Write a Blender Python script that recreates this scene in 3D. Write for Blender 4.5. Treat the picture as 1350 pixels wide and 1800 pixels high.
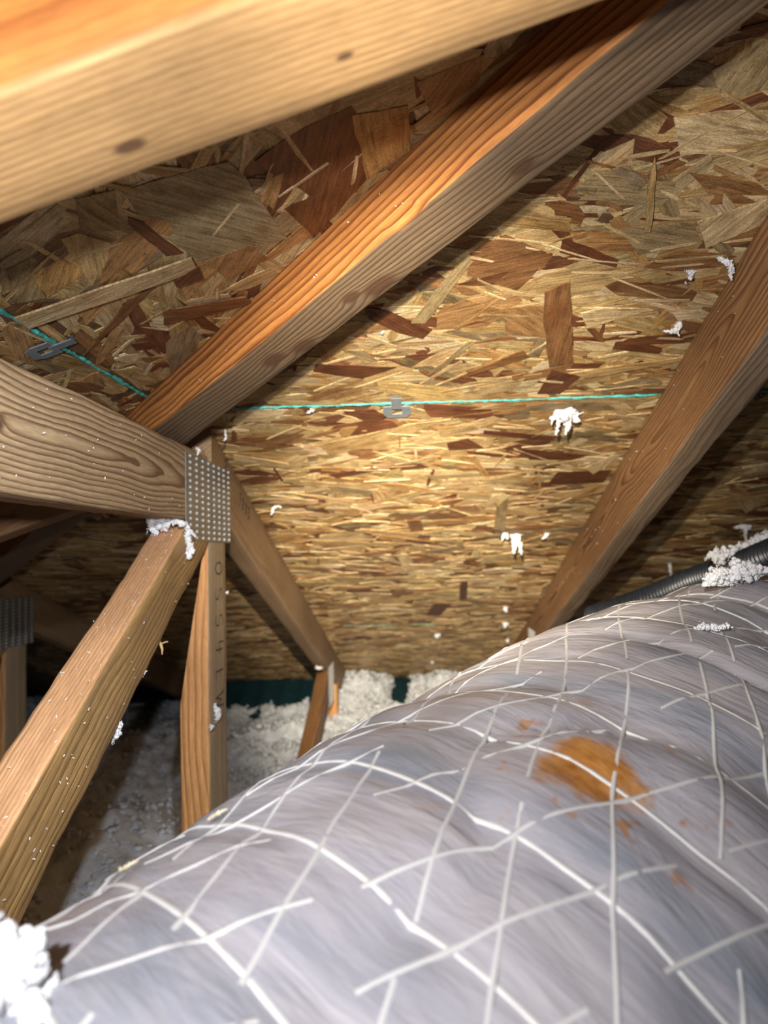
import bpy, bmesh, math, random
from mathutils import Vector, Matrix, noise

# ------------------------------------------------------------------ camera, world, light
sc = bpy.context.scene
for o in list(bpy.data.objects):
    bpy.data.objects.remove(o)
col = sc.collection
H = 0.75                                   # height of the lens above the attic floor (m)
PITCH, ROLL, YAW, FPX = 0.0570, -0.0239, 0.0383, 1286.2


def cam_axes():
    cw, sw = math.cos(YAW), math.sin(YAW)
    cp, sp = math.cos(PITCH), math.sin(PITCH)
    cr, sr = math.cos(ROLL), math.sin(ROLL)
    B = Matrix(((1, 0, 0), (0, 0, -1), (0, 1, 0)))
    Yw = Matrix(((cw, 0, sw), (0, 1, 0), (-sw, 0, cw)))
    P = Matrix(((1, 0, 0), (0, cp, sp), (0, -sp, cp)))
    Rr = Matrix(((cr, -sr, 0), (sr, cr, 0), (0, 0, 1)))
    return Rr @ P @ Yw @ B


CM = cam_axes()
CR, CD, CF = Vector(CM[0]), Vector(CM[1]), Vector(CM[2])      # right, down, forward
CP = Vector((0, 0, H))
cd = bpy.data.cameras.new('camera')
cam = bpy.data.objects.new('camera', cd)
col.objects.link(cam)
mw = Matrix.Identity(4)
for i in range(3):
    mw[i][0], mw[i][1], mw[i][2], mw[i][3] = CR[i], -CD[i], -CF[i], CP[i]
cam.matrix_world = mw
cd.sensor_fit = 'VERTICAL'
cd.sensor_height = 34.6
cd.sensor_width = 34.6 * 0.75
cd.lens = FPX / 1800 * 34.6
cd.clip_start = 0.01
cd.dof.use_dof = True
cd.dof.focus_distance = 0.60
cd.dof.aperture_fstop = 6.4
sc.camera = cam

w = bpy.data.worlds.new('attic_air')
sc.world = w
w.use_nodes = True
w.node_tree.nodes['Background'].inputs[0].default_value = (0.68, 0.82, 1.0, 1)
w.node_tree.nodes['Background'].inputs[1].default_value = 0.05

LP = Vector((-0.012, 0.105, H + 0.128))      # the torch held above the lens


def spot(name, energy, half_deg, blend, target, colr, size=0.006, at=None):
    at = LP if at is None else Vector(at)
    ld = bpy.data.lights.new(name, 'SPOT')
    ld.energy = energy
    ld.spot_size = math.radians(2 * half_deg)
    ld.spot_blend = blend
    ld.color = colr
    ld.shadow_soft_size = size
    lo = bpy.data.objects.new(name, ld)
    col.objects.link(lo)
    lo.location = at
    lo.rotation_euler = (Vector(target) - at).to_track_quat('-Z', 'Y').to_euler()
    return lo


spot('torch_beam', 260.0, 17, 1.0, (0.0, 2.5, H - 0.30), (1.0, 0.88, 0.67))
spot('torch_halo', 72.0, 26, 1.0, (0.07, 1.1, H + 0.045), (1.0, 0.90, 0.72))
spot('torch_corona', 7.0, 46, 1.0, (0.17, 0.7, H + 0.12), (1.0, 0.94, 0.86))
spot('left_fill', 17.0, 31, 1.0, (-0.54, 1.25, H - 0.30), (0.90, 0.95, 1.0))  # added off-axis fill at the torch, brightens floor, web and post
# added fill lamp left of the lens, evens out the left side
spot('fill_lamp', 11.5, 78, 1.0, (-0.12, 0.6, H + 0.0), (0.97, 0.97, 1.0), 0.007, (-0.085, 0.01, H + 0.042))

vs = sc.view_settings
vs.view_transform = 'Standard'
vs.look = 'None'
vs.gamma = 1.0
vs.use_curve_mapping = False
vs.exposure = 0.0

# ------------------------------------------------------------------ geometry of the hip roof
T = 1 / 3                                   # a 4-in-12 roof
H1, Y1, XLL = H + 0.1889, 0.906, -0.3028    # level of the panel joint, where it runs on both slopes
XF = -0.2626                                # right face of the truss nearest the lens
S = Vector((0, 1, -T)).normalized()
N = Vector((0, -T, -1)).normalized()        # into the attic
O = Vector((0, Y1, H1))
SL = Vector((-1, 0, -T)).normalized()
NL = Vector((T, 0, -1)).normalized()
OL = Vector((XLL, 0, H1))
HIPC = XLL + Y1                             # the hip runs over x + y = HIPC
EX = Vector((1, 0, 0))
EY = Vector((0, 1, 0))
EZ = Vector((0, 0, 1))


def zf(y): return H1 - T * (y - Y1)
def zl(x): return H1 + T * (x - XLL)


def ray(px, py):
    return (CR * ((px - 675) / FPX) + CD * ((py - 900) / FPX) + CF)


def on_plane(px, py, o, n):
    r = ray(px, py)
    return CP + r * ((o - CP).dot(n) / r.dot(n))


def at_depth(px, py, dep):
    return CP + ray(px, py) * dep


# ------------------------------------------------------------------ helpers
RNG = random.Random(7)


def tag(o, label=None, cat=None, group=None, kind=None):
    if label: o['label'] = label
    if cat: o['category'] = cat
    if group: o['group'] = group
    if kind: o['kind'] = kind
    return o


def put(name, me, mat=None, parent=None, mx=None):
    o = bpy.data.objects.new(name, me)
    col.objects.link(o)
    if mat is not None and not me.materials:
        me.materials.append(mat)
    if mx is not None:
        o.matrix_basis = mx
    if parent is not None:
        o.parent = parent
        o.matrix_parent_inverse = root_mx(parent).inverted()
    return o


def root_mx(o):
    m = o.matrix_basis.copy()
    p = o.parent
    if p is not None:
        m = root_mx(p) @ o.matrix_parent_inverse @ m
    return m


def empty(name, loc):
    o = bpy.data.objects.new(name, None)
    o.empty_display_size = 0.05
    col.objects.link(o)
    o.matrix_basis = Matrix.Translation(loc)
    return o


class MB:
    """collects vertices and faces for one mesh"""
    def __init__(self):
        self.v, self.f, self.c, self.uv = [], [], [], []

    def add(self, vs_, fs_, colour=None, uvs=None):
        b = len(self.v)
        self.v += [tuple(p) for p in vs_]
        for f in fs_:
            self.f.append(tuple(i + b for i in f))
        if colour is not None:
            self.c += [colour] * len(vs_)
        if uvs is not None:
            self.uv += uvs

    def mesh(self, name, smooth=False):
        me = bpy.data.meshes.new(name)
        me.from_pydata(self.v, [], self.f)
        if self.c and len(self.c) == len(self.v):
            a = me.attributes.new('col', 'FLOAT_COLOR', 'POINT')
            a.data.foreach_set('color', [x for c in self.c for x in (*c, 1.0)])
        if self.uv and len(self.uv) == len(self.v):
            a = me.attributes.new('strand_uv', 'FLOAT_VECTOR', 'POINT')
            a.data.foreach_set('vector', [x for c in self.uv for x in c])
        if smooth:
            me.polygons.foreach_set('use_smooth', [True] * len(me.polygons))
        me.update()
        return me

    def build(self, name, mat, parent=None, smooth=False, mx=None):
        return put(name, self.mesh(name, smooth), mat, parent, mx)


_ico = {}
def ico(sub):
    if sub not in _ico:
        bm = bmesh.new()
        bmesh.ops.create_icosphere(bm, subdivisions=sub, radius=1)
        _ico[sub] = ([v.co.copy() for v in bm.verts], [tuple(v.index for v in f.verts) for f in bm.faces])
        bm.free()
    return _ico[sub]


def blob(mb, c, r, rng, sub=1, jit=0.35, squash=(1, 1, 1), colour=None):
    vs_, fs_ = ico(sub)
    sx, sy, sz = squash
    mb.add([c + Vector((v.x * sx, v.y * sy, v.z * sz)) * r * (1 + rng.uniform(-jit, jit)) for v in vs_], fs_, colour)


def tube(mb, pts, radii, n=6, colour=None, cap=True):
    vs_, fs_ = [], []
    prev = None
    for i, p in enumerate(pts):
        a = pts[max(i - 1, 0)]
        b = pts[min(i + 1, len(pts) - 1)]
        d = (b - a).normalized()
        u = d.orthogonal().normalized() if prev is None else (prev - d * prev.dot(d)).normalized()
        prev = u
        v = d.cross(u)
        for k in range(n):
            an = 2 * math.pi * k / n
            vs_.append(p + (u * math.cos(an) + v * math.sin(an)) * radii[i])
    for i in range(len(pts) - 1):
        for k in range(n):
            fs_.append((i * n + k, i * n + (k + 1) % n, (i + 1) * n + (k + 1) % n, (i + 1) * n + k))
    if cap:
        fs_.append(tuple(range(n))[::-1])
        fs_.append(tuple((len(pts) - 1) * n + k for k in range(n)))
    mb.add(vs_, fs_, colour)


def box_pts(mb, o, a, b, c):
    """box from corner o with edge vectors a, b, c"""
    p = [o, o + a, o + a + b, o + b]
    q = [x + c for x in p]
    mb.add(p + q, [(0, 3, 2, 1), (4, 5, 6, 7), (0, 1, 5, 4), (1, 2, 6, 5), (2, 3, 7, 6), (3, 0, 4, 7)])


# ------------------------------------------------------------------ materials
class NT:
    def __init__(self, name):
        self.m = bpy.data.materials.new(name)
        self.m.use_nodes = True
        self.t = self.m.node_tree
        self.b = self.t.nodes['Principled BSDF']

    def n(self, typ, **kw):
        x = self.t.nodes.new(typ)
        for k, v in kw.items():
            setattr(x, k, v)
        return x

    def set(self, sock, v):
        if isinstance(v, bpy.types.NodeSocket):
            self.t.links.new(v, sock)
        else:
            sock.default_value = v

    def math(self, op, a, b=0.0, c=None, clamp=False):
        x = self.n('ShaderNodeMath', operation=op, use_clamp=clamp)
        self.set(x.inputs[0], a)
        self.set(x.inputs[1], b)
        if c is not None:
            self.set(x.inputs[2], c)
        return x.outputs[0]

    def vmul(self, v, s):
        x = self.n('ShaderNodeVectorMath', operation='MULTIPLY')
        self.set(x.inputs[0], v)
        x.inputs[1].default_value = s
        return x.outputs[0]

    def vadd(self, v, s):
        x = self.n('ShaderNodeVectorMath', operation='ADD')
        self.set(x.inputs[0], v)
        self.set(x.inputs[1], s)
        return x.outputs[0]

    def noise(self, v, scale, detail=2.0, rough=0.5, dist=0.0):
        x = self.n('ShaderNodeTexNoise')
        self.set(x.inputs['Vector'], v)
        x.inputs['Scale'].default_value = scale
        x.inputs['Detail'].default_value = detail
        x.inputs['Roughness'].default_value = rough
        x.inputs['Distortion'].default_value = dist
        return x.outputs[0]

    def ramp(self, v, stops, interp='LINEAR'):
        x = self.n('ShaderNodeValToRGB')
        x.color_ramp.interpolation = interp
        els = x.color_ramp.elements
        while len(els) < len(stops):
            els.new(0.5)
        for e, (p, c) in zip(els, stops):
            e.position = p
            e.color = (c, c, c, 1) if not hasattr(c, '__len__') else (*c, 1)
        self.set(x.inputs[0], v)
        return x.outputs[0]

    def mix(self, f, a, b, mode='MIX'):
        x = self.n('ShaderNodeMix', data_type='RGBA', blend_type=mode)
        self.set(x.inputs[0], f)
        for s, v in ((x.inputs[6], a), (x.inputs[7], b)):
            if isinstance(v, (tuple, list)) and len(v) == 3:
                v = (*v, 1)
            self.set(s, v)
        return x.outputs[2]

    def bump(self, h, strength, dist, normal=None):
        x = self.n('ShaderNodeBump')
        x.inputs['Strength'].default_value = strength
        x.inputs['Distance'].default_value = dist
        self.set(x.inputs['Height'], h)
        if normal is not None:
            self.set(x.inputs['Normal'], normal)
        return x.outputs[0]

    def done(self, colour, rough=0.6, normal=None, spec=0.4, metal=0.0):
        self.set(self.b.inputs['Base Color'], colour if not (isinstance(colour, tuple) and len(colour) == 3) else (*colour, 1))
        self.set(self.b.inputs['Roughness'], rough)
        self.b.inputs['Specular IOR Level'].default_value = spec
        self.b.inputs['Metallic'].default_value = metal
        if normal is not None:
            self.set(self.b.inputs['Normal'], normal)
        return self.m


def wood(name, early, late, spacing=0.005, pith=(0.02, -0.07), wob=0.006, seed=0.0, knots=(), bumpy=0.5, fibre=0.25,
         contrast=1.0, rough=0.6, grime=0.0, lean=(0.0, 0.0)):
    """sawn softwood: growth rings round a pith that runs near the local X axis"""
    t = NT(name)
    tc = t.n('ShaderNodeTexCoord').outputs['Object']
    v = t.vadd(tc, (seed, 0, 0))
    # slow wandering of the grain along the board
    wx = t.math('SUBTRACT', t.noise(t.vmul(v, (3.2, 7.0, 7.0)), 1.0, 2.0), 0.5)
    wz = t.math('SUBTRACT', t.noise(t.vadd(t.vmul(v, (3.2, 7.0, 7.0)), (11, 5, 3)), 1.0, 2.0), 0.5)
    sep = t.n('ShaderNodeSeparateXYZ')
    t.set(sep.inputs[0], tc)
    y = t.math('ADD', t.math('SUBTRACT', sep.outputs[1], pith[0]), t.math('MULTIPLY', wx, wob * 4))
    z = t.math('ADD', t.math('SUBTRACT', sep.outputs[2], pith[1]), t.math('MULTIPLY', wz, wob * 4))
    y = t.math('ADD', y, t.math('MULTIPLY', sep.outputs[0], lean[0]))
    z = t.math('ADD', z, t.math('MULTIPLY', sep.outputs[0], lean[1]))
    r = t.math('SQRT', t.math('ADD', t.math('MULTIPLY', y, y), t.math('MULTIPLY', z, z)))
    kmask = None
    for (kx, ky, kz, kr) in knots:
        d = t.n('ShaderNodeVectorMath', operation='SUBTRACT')
        t.set(d.inputs[0], tc)
        d.inputs[1].default_value = (kx, ky, kz)
        dd = t.vmul(d.outputs[0], (0.55 / kr, 1 / kr, 1 / kr))
        ln = t.n('ShaderNodeVectorMath', operation='LENGTH')
        t.set(ln.inputs[0], dd)
        g = t.math('POWER', 2.718, t.math('MULTIPLY', t.math('MULTIPLY', ln.outputs['Value'], ln.outputs['Value']), -0.5))
        r = t.math('ADD', r, t.math('MULTIPLY', g, kr * 0.9))
        kmask = g if kmask is None else t.math('MAXIMUM', kmask, g)
    # good and poor years: the ring width drifts with the radius
    cx = t.n('ShaderNodeCombineXYZ')
    t.set(cx.inputs[0], t.math('MULTIPLY', r, 38.0))
    t.set(cx.inputs[1], t.math('MULTIPLY', sep.outputs[0], 0.8))
    cx.inputs[2].default_value = seed
    yr = t.noise(cx.outputs[0], 1.0, 2.0, 0.6)
    ph = t.math('ADD', t.math('DIVIDE', r, spacing), t.math('MULTIPLY', yr, 2.0))
    ph = t.math('ADD', ph, t.math('MULTIPLY', t.noise(t.vmul(v, (9, 60, 60)), 1.0, 2.0), 0.45))
    fr = t.math('FRACT', ph)
    ring = t.ramp(fr, [(0.0, 0.9), (0.08, 0.04), (0.42, 0.10), (0.72, 0.60), (0.90, 1.0)])
    fib = t.noise(t.vmul(v, (9, 520, 520)), 1.0, 4.0, 0.7)
    flk = t.noise(t.vmul(v, (90, 700, 700)), 1.0, 2.0, 0.6)
    blot = t.noise(t.vmul(v, (4, 14, 14)), 1.0, 4.0, 0.65)
    # latewood is darker in some years than in others
    f = t.math('MULTIPLY', t.math('MULTIPLY', ring, t.ramp(yr, [(0.3, 0.70), (0.65, 1.0)])), contrast, clamp=True)
    c = t.mix(f, early, late)
    lo = tuple(x * (1 - fibre) for x in (1, 1.02, 1.04))
    hi = tuple(x * (1 + fibre * 0.7) for x in (1, 1, 1))
    c = t.mix(1.0, c, t.ramp(fib, [(0.28, lo), (0.72, hi)]), 'MULTIPLY')
    c = t.mix(1.0, c, t.ramp(flk, [(0.30, (.84, .83, .82)), (0.70, (1.12, 1.12, 1.12))]), 'MULTIPLY')
    c = t.mix(1.0, c, t.ramp(blot, [(0.25, (0.74, 0.70, 0.66)), (0.75, (1.14, 1.13, 1.12))]), 'MULTIPLY')
    if grime:
        gm = t.ramp(t.noise(t.vmul(v, (9, 22, 22)), 1.0, 4.0, 0.7), [(0.45, 0.0), (0.72, grime)])
        c = t.mix(gm, c, (0.10, 0.075, 0.055))
    if kmask is not None:
        km = t.ramp(kmask, [(0.35, 0.0), (0.72, 0.9)])
        c = t.mix(km, c, (0.075, 0.035, 0.018))
    hgt = t.math('ADD', t.math('MULTIPLY', ring, 0.35), t.math('MULTIPLY', fib, 0.9))
    nrm = t.bump(hgt, bumpy, 0.0009)
    return t.done(c, rough, nrm, 0.35)


def osb_material(name):
    t = NT(name)
    at = t.n('ShaderNodeAttribute', attribute_name='col').outputs['Color']
    uv = t.n('ShaderNodeAttribute', attribute_name='strand_uv').outputs['Vector']
    g1 = t.noise(t.vmul(uv, (16, 330, 1)), 1.0, 4.0, 0.75)
    g2 = t.noise(t.vmul(uv, (34, 90, 1)), 1.0, 4.0, 0.7, 0.5)
    g3 = t.noise(t.vmul(uv, (420, 900, 1)), 1.0, 2.0, 0.7)
    g4 = t.noise(t.vmul(uv, (14, 26, 1)), 1.0, 2.0, 0.6)
    c = t.mix(1.0, at, t.ramp(g1, [(0.28, (0.42, 0.38, 0.34)), (0.5, (0.98, 0.97, 0.95)), (0.72, (1.40, 1.38, 1.34))]), 'MULTIPLY')
    c = t.mix(1.0, c, t.ramp(g2, [(0.28, (0.50, 0.43, 0.35)), (0.52, (1.0, 1.0, 1.0)), (0.75, (1.25, 1.24, 1.2))]), 'MULTIPLY')
    c = t.mix(1.0, c, t.ramp(g3, [(0.30, (0.60, 0.55, 0.50)), (0.62, (1.14, 1.14, 1.14))]), 'MULTIPLY')
    c = t.mix(t.ramp(g4, [(0.48, 0.0), (0.70, 0.55)]), c, t.mix(1.0, c, (0.62, 0.42, 0.24), 'MULTIPLY'))
    h = t.math('ADD', g1, t.math('MULTIPLY', g2, 1.0))
    return t.done(c, 0.6, t.bump(h, 0.75, 0.0012), 0.35)


def plain(name, c, rough=0.6, spec=0.4, metal=0.0, bump=None, var=None):
    t = NT(name)
    tc = t.n('ShaderNodeTexCoord').outputs['Object']
    cc = c
    if var:
        cc = t.mix(1.0, c, t.ramp(t.noise(tc, var[0], 3.0, 0.6), [(0.3, (1 - var[1],) * 3), (0.7, (1 + var[1],) * 3)]), 'MULTIPLY')
    nn = None
    if bump:
        nn = t.bump(t.noise(tc, bump[0], 3.0, 0.6), bump[1], bump[2])
    return t.done(cc, rough, nn, spec, metal)


M = {}
M['osb'] = osb_material('osb_strand')
M['osb_base'] = plain('osb_core', (0.13, 0.065, 0.026), 0.7, var=(60, 0.4), bump=(300, 0.5, 0.001))
M['teal'] = plain('teal_edge_paint', (0.075, 0.40, 0.36), 0.65, var=(120, 0.35))
M['teal_faint'] = plain('worn_teal_paint', (0.17, 0.26, 0.17), 0.65, var=(60, 0.3))
M['tooth'] = plain('tooth_glint_steel', (0.60, 0.61, 0.62), 0.30, 0.6, 0.35)  # lighter copy of the plate steel, glints put into the teeth's colour
M['steel'] = plain('galvanised_steel', (0.21, 0.215, 0.21), 0.36, 0.6, 0.45, var=(70, 0.18), bump=(400, 0.15, 0.0005))
M['clip'] = plain('galvanised_clip_steel', (0.20, 0.22, 0.24), 0.42, 0.5, 0.25, var=(160, 0.15))
M['pencil'] = plain('pencil_mark', (0.05, 0.055, 0.06), 0.7)
M['black'] = plain('black_plastic', (0.022, 0.026, 0.034), 0.33, 0.5, var=(90, 0.3))
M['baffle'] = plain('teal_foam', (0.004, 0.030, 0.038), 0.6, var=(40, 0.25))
M['drywall'] = plain('drywall_paper', (0.42, 0.40, 0.37), 0.85, var=(8, 0.1))


def fluff(name, c):
    t = NT(name)
    tc = t.n('ShaderNodeTexCoord').outputs['Object']
    n1 = t.noise(tc, 220, 3.0, 0.7)
    n2 = t.noise(tc, 38, 3.0, 0.6)
    cc = t.mix(1.0, c, t.ramp(n2, [(0.3, (0.82, 0.82, 0.84)), (0.7, (1.06, 1.06, 1.06))]), 'MULTIPLY')
    t.b.inputs['Subsurface Weight'].default_value = 0.0
    return t.done(cc, 0.9, t.bump(n1, 0.9, 0.003), 0.15)


M['fluff'] = fluff('loose_fill_fibre', (0.82, 0.82, 0.83))
M['fluff_floor'] = fluff('blown_fibre', (0.80, 0.82, 0.85))

# ------------------------------------------------------------------ roof deck: panels and strands
PAL = [((0.52, 0.39, 0.20), 20), ((0.46, 0.32, 0.145), 24), ((0.37, 0.27, 0.13), 20), ((0.38, 0.225, 0.09), 18),
       ((0.25, 0.125, 0.048), 13), ((0.145, 0.055, 0.022), 11), ((0.60, 0.48, 0.29), 11), ((0.23, 0.17, 0.092), 9)]
PALC = [c for c, n_ in PAL]
PALW = [n_ for c, n_ in PAL]


def vary(c, rng, a=0.14):
    k = rng.uniform(1 - a, 1 + a)
    return (c[0] * k * rng.uniform(.96, 1.04), c[1] * k, c[2] * k * rng.uniform(.9, 1.1))


def strand_geo(c, du, dv, n, ln, wd, ang, lift, th, rng, colour, tilt=0.006):
    """one wood strand: split-ended blade lying on the deck"""
    ca, sa = math.cos(ang), math.sin(ang)
    a = du * ca + dv * sa
    b = -du * sa + dv * ca
    ta, tb = rng.gauss(0, tilt), rng.gauss(0, tilt * 3)
    hl, hw = ln / 2, wd / 2
    sk = rng.uniform(-0.5, 0.5) * wd
    tp = rng.uniform(0.6, 1.0)
    out = [(-hl + rng.uniform(0, .12) * ln - sk, -hw * tp), (-hl * .3, -hw * rng.uniform(.85, 1.1)), (hl * .4, -hw * rng.uniform(.85, 1.1)),
           (hl - rng.uniform(0, .15) * ln - sk, -hw * rng.uniform(.4, 1)), (hl - rng.uniform(0, .1) * ln, rng.uniform(-.4, .4) * hw),
           (hl - rng.uniform(0, .15) * ln + sk, hw * rng.uniform(.5, 1)), (hl * .2, hw * rng.uniform(.85, 1.1)),
           (-hl * .4, hw * rng.uniform(.8, 1.1)), (-hl + rng.uniform(0, .15) * ln + sk, hw * tp), (-hl + rng.uniform(-.02, .1) * ln, rng.uniform(-.3, .3) * hw)]
    ou, ov = rng.uniform(0, 9), rng.uniform(0, 9)
    top, bot, uv = [], [], []
    for (p, q) in out:
        hgt = lift + p * ta + q * tb
        base = c + a * p + b * q
        top.append(base + n * hgt)
        bot.append(base + n * (hgt - th))
        uv.append((p + ou, q + ov, 0))
    k = len(out)
    fs = [tuple(range(k))] + [(i, i + k, (i + 1) % k + k, (i + 1) % k) for i in range(k)]
    if (top[1] - top[0]).cross(top[4] - top[0]).dot(n) < 0:
        fs = [tuple(reversed(f)) for f in fs]
    return top + bot, fs, uv + uv


class Slope:
    def __init__(self, name, label, o, n, du, dv, inside):
        self.o, self.n, self.du, self.dv, self.inside = o, n, du, dv, inside
        self.root = empty(name, o)
        tag(self.root, label, kind='structure')
        self.panels = []

    def panel(self, poly, test, label):
        """poly: deck outline in world points"""
        mb = MB()
        k = len(poly)
        bot = [p.copy() for p in poly]
        top = [p - self.n * 0.0115 for p in poly]
        mb.add(bot + top, [tuple(range(k)), tuple(reversed(range(k, 2 * k)))] + [(i, (i + 1) % k, (i + 1) % k + k, i + k) for i in range(k)])
        o = mb.build('osb_panel', M['osb_base'], self.root)
        o['label'] = label
        self.panels.append((o, test, MB()))
        return o


front = Slope('ceiling', 'front slope of the roof deck seen from inside the attic', O, N, EX, S, lambda p: p.x + p.y > HIPC)
left = Slope('ceiling', 'left slope of the roof deck above the flat top chord', OL, NL, EY, SL, lambda p: p.x + p.y < HIPC)


def fp(x, y): return Vector((x, y, zf(y)))
def lp_(x, y): return Vector((x, y, zl(x)))


g = 0.0015
YB = Y1 + 1.222 * S.y
front.panel([fp(HIPC + 0.7, -0.7), fp(2.0, -0.7), fp(2.0, Y1 - g), fp(HIPC - Y1 + g, Y1 - g)], lambda p: p.y < Y1 - g, 'osb panel above the teal joint')
front.panel([fp(HIPC - Y1 - g, Y1 + g), fp(2.0, Y1 + g), fp(2.0, YB - g), fp(HIPC - YB + g, YB - g)], lambda p: Y1 + g < p.y < YB - g, 'osb panel below the teal joint')
front.panel([fp(HIPC - YB - g, YB + g), fp(2.0, YB + g), fp(2.0, 3.6), fp(HIPC - 3.6, 3.6)], lambda p: p.y > YB + g, 'osb panel running down to the eave')
left.panel([lp_(XLL + g, HIPC - XLL - g), lp_(XLL + g, -1.2), lp_(1.3, -1.2), lp_(1.3, HIPC - 1.3)], lambda p: p.x > XLL + g, 'osb panel above the teal joint of the left slope')
left.panel([lp_(-2.4, HIPC + 2.4), lp_(-2.4, -1.2), lp_(XLL - g, -1.2), lp_(XLL - g, HIPC - XLL + g)], lambda p: p.x < XLL - g, 'osb panel below the teal joint of the left slope')


def visible_px(p):
    d = p - CP
    z = d.dot(CF)
    if z < 0.1: return None
    return 675 + FPX * d.dot(CR) / z, 900 + FPX * d.dot(CD) / z, z


def scatter(sl, n, xr, yr, seed, main_ang, spread, lmin, lmax):
    rng = random.Random(seed)
    cand = []
    for i in range(n):
        x, y = rng.uniform(*xr), rng.uniform(*yr)
        p = fp(x, y) if sl is front else lp_(x, y)
        if not sl.inside(p): continue
        hit = None
        for k, (o, test, mb) in enumerate(sl.panels):
            if test(p): hit = k
        if hit is None: continue
        sliver = rng.random() < 0.16
        if sliver:
            ln, wd = rng.uniform(.025, .085), rng.uniform(.0018, .0045)
        else:
            ln = rng.uniform(lmin, lmax)
            wd = rng.uniform(.007, .034) * (0.6 + .4 * ln / lmax)
        ang = main_ang + rng.gauss(0, spread) if rng.random() < .86 else rng.uniform(0, math.pi)
        # stay inside the panel
        ca, sa = math.cos(ang), math.sin(ang)
        ok = True
        for s in (-.5, .5):
            e = p + (sl.du * ca + sl.dv * sa) * ln * s
            if not sl.panels[hit][1](e) or not sl.inside(e): ok = False
        if not ok:
            ln *= .3; wd *= .5
            for s in (-.5, .5):
                e = p + (sl.du * ca + sl.dv * sa) * ln * s
                if not sl.panels[hit][1](e): ok = None
            if ok is None: continue
        c = vary(rng.choices(PALC, PALW)[0], rng)
        if sliver and rng.random() < .6: c = vary((.60, .46, .26), rng)
        lift = rng.uniform(.0004, .0018) + (.0009 if sliver else 0)
        cand.append((p, ln, wd, ang, lift, c, hit, sliver))
    # the largest in the photograph become parts of their own
    def score(cn):
        q = visible_px(cn[0])
        if q is None or cn[7] or not (-20 < q[0] < 1370 and 60 < q[1] < 1150): return 0
        return cn[1] * cn[2] / q[2] ** 2.4
    order = sorted(range(len(cand)), key=lambda i: -score(cand[i]))
    return cand, set(order[:(80 if sl is front else 40)]), rng


for sl, args in ((front, (12500, (-1.35, 1.15), (0.22, 3.0), 11, 0.0, 0.30, .035, .135)),
                 (front, (3200, (-.35, .95), (0.22, 1.25), 12, 0.0, 0.34, .03, .12)),
                 (left, (4200, (-0.75, 0.42), (0.02, 1.25), 23, 0.35, 0.75, .05, .16))):
    cand, big, rng = scatter(sl, *args)
    for i, (p, ln, wd, ang, lift, c, hit, sv) in enumerate(cand):
        vs_, fs_, uv = strand_geo(p, sl.du, sl.dv, sl.n, ln, wd, ang, lift, .0011, rng, c)
        if i in big:
            mb = MB()
            mb.add(vs_, fs_, c, uv)
            mb.build('strand', M['osb'], sl.panels[hit][0])
        else:
            sl.panels[hit][2].add(vs_, fs_, c, uv)


for sl in (front, left):
    for o, test, mb in sl.panels:
        if mb.v:
            tag(mb.build('strand_layer', M['osb'], o), 'pressed wood strands of the panel face', kind='stuff')


def hero(sl, px, colour, lift=.0021, th=.0016, seed=0, tiltv=0.0):
    rng = random.Random(seed + int(px[0][0]) * 31 + int(px[0][1]))
    pts = [on_plane(x, y, sl.o, sl.n) for x, y in px]
    c = sum(pts, Vector()) / len(pts)
    best = max(((a - b) for a in pts for b in pts), key=lambda d_: d_.length)
    a = best.normalized()
    b = sl.n.cross(a)
    hit = None
    for o, test, mb in sl.panels:
        if test(c): hit = o
    if hit is None: hit = sl.panels[0][0]
    fine = []
    k = len(pts)
    for i in range(k):                       # ragged outline
        p, q = pts[i], pts[(i + 1) % k]
        m = max(1, min(4, int((q - p).length / .014)))
        for j in range(m):
            e = p.lerp(q, j / m)
            if j: e = e + (a * rng.uniform(-1, 1) + b * rng.uniform(-1, 1)) * .0011
            fine.append(e)
    k = len(fine)
    ou, ov = rng.uniform(0, 9), rng.uniform(0, 9)
    top = [p + sl.n * (lift + tiltv * (p - c).dot(a)) for p in fine]
    bot = [p + sl.n * (lift - th + tiltv * (p - c).dot(a)) for p in fine]
    uv = [((p - c).dot(a) + ou, (p - c).dot(b) + ov, 0) for p in fine]
    fs = [tuple(range(k))] + [(i, i + k, (i + 1) % k + k, (i + 1) % k) for i in range(k)]
    nn = sum(((top[i] - c).cross(top[(i + 1) % k] - c) for i in range(k)), Vector())
    if nn.dot(sl.n) < 0: fs = [tuple(reversed(f)) for f in fs]
    mb = MB()
    mb.add(top + bot, fs, colour, uv + uv)
    return mb.build('strand', M['osb'], hit)


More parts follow.
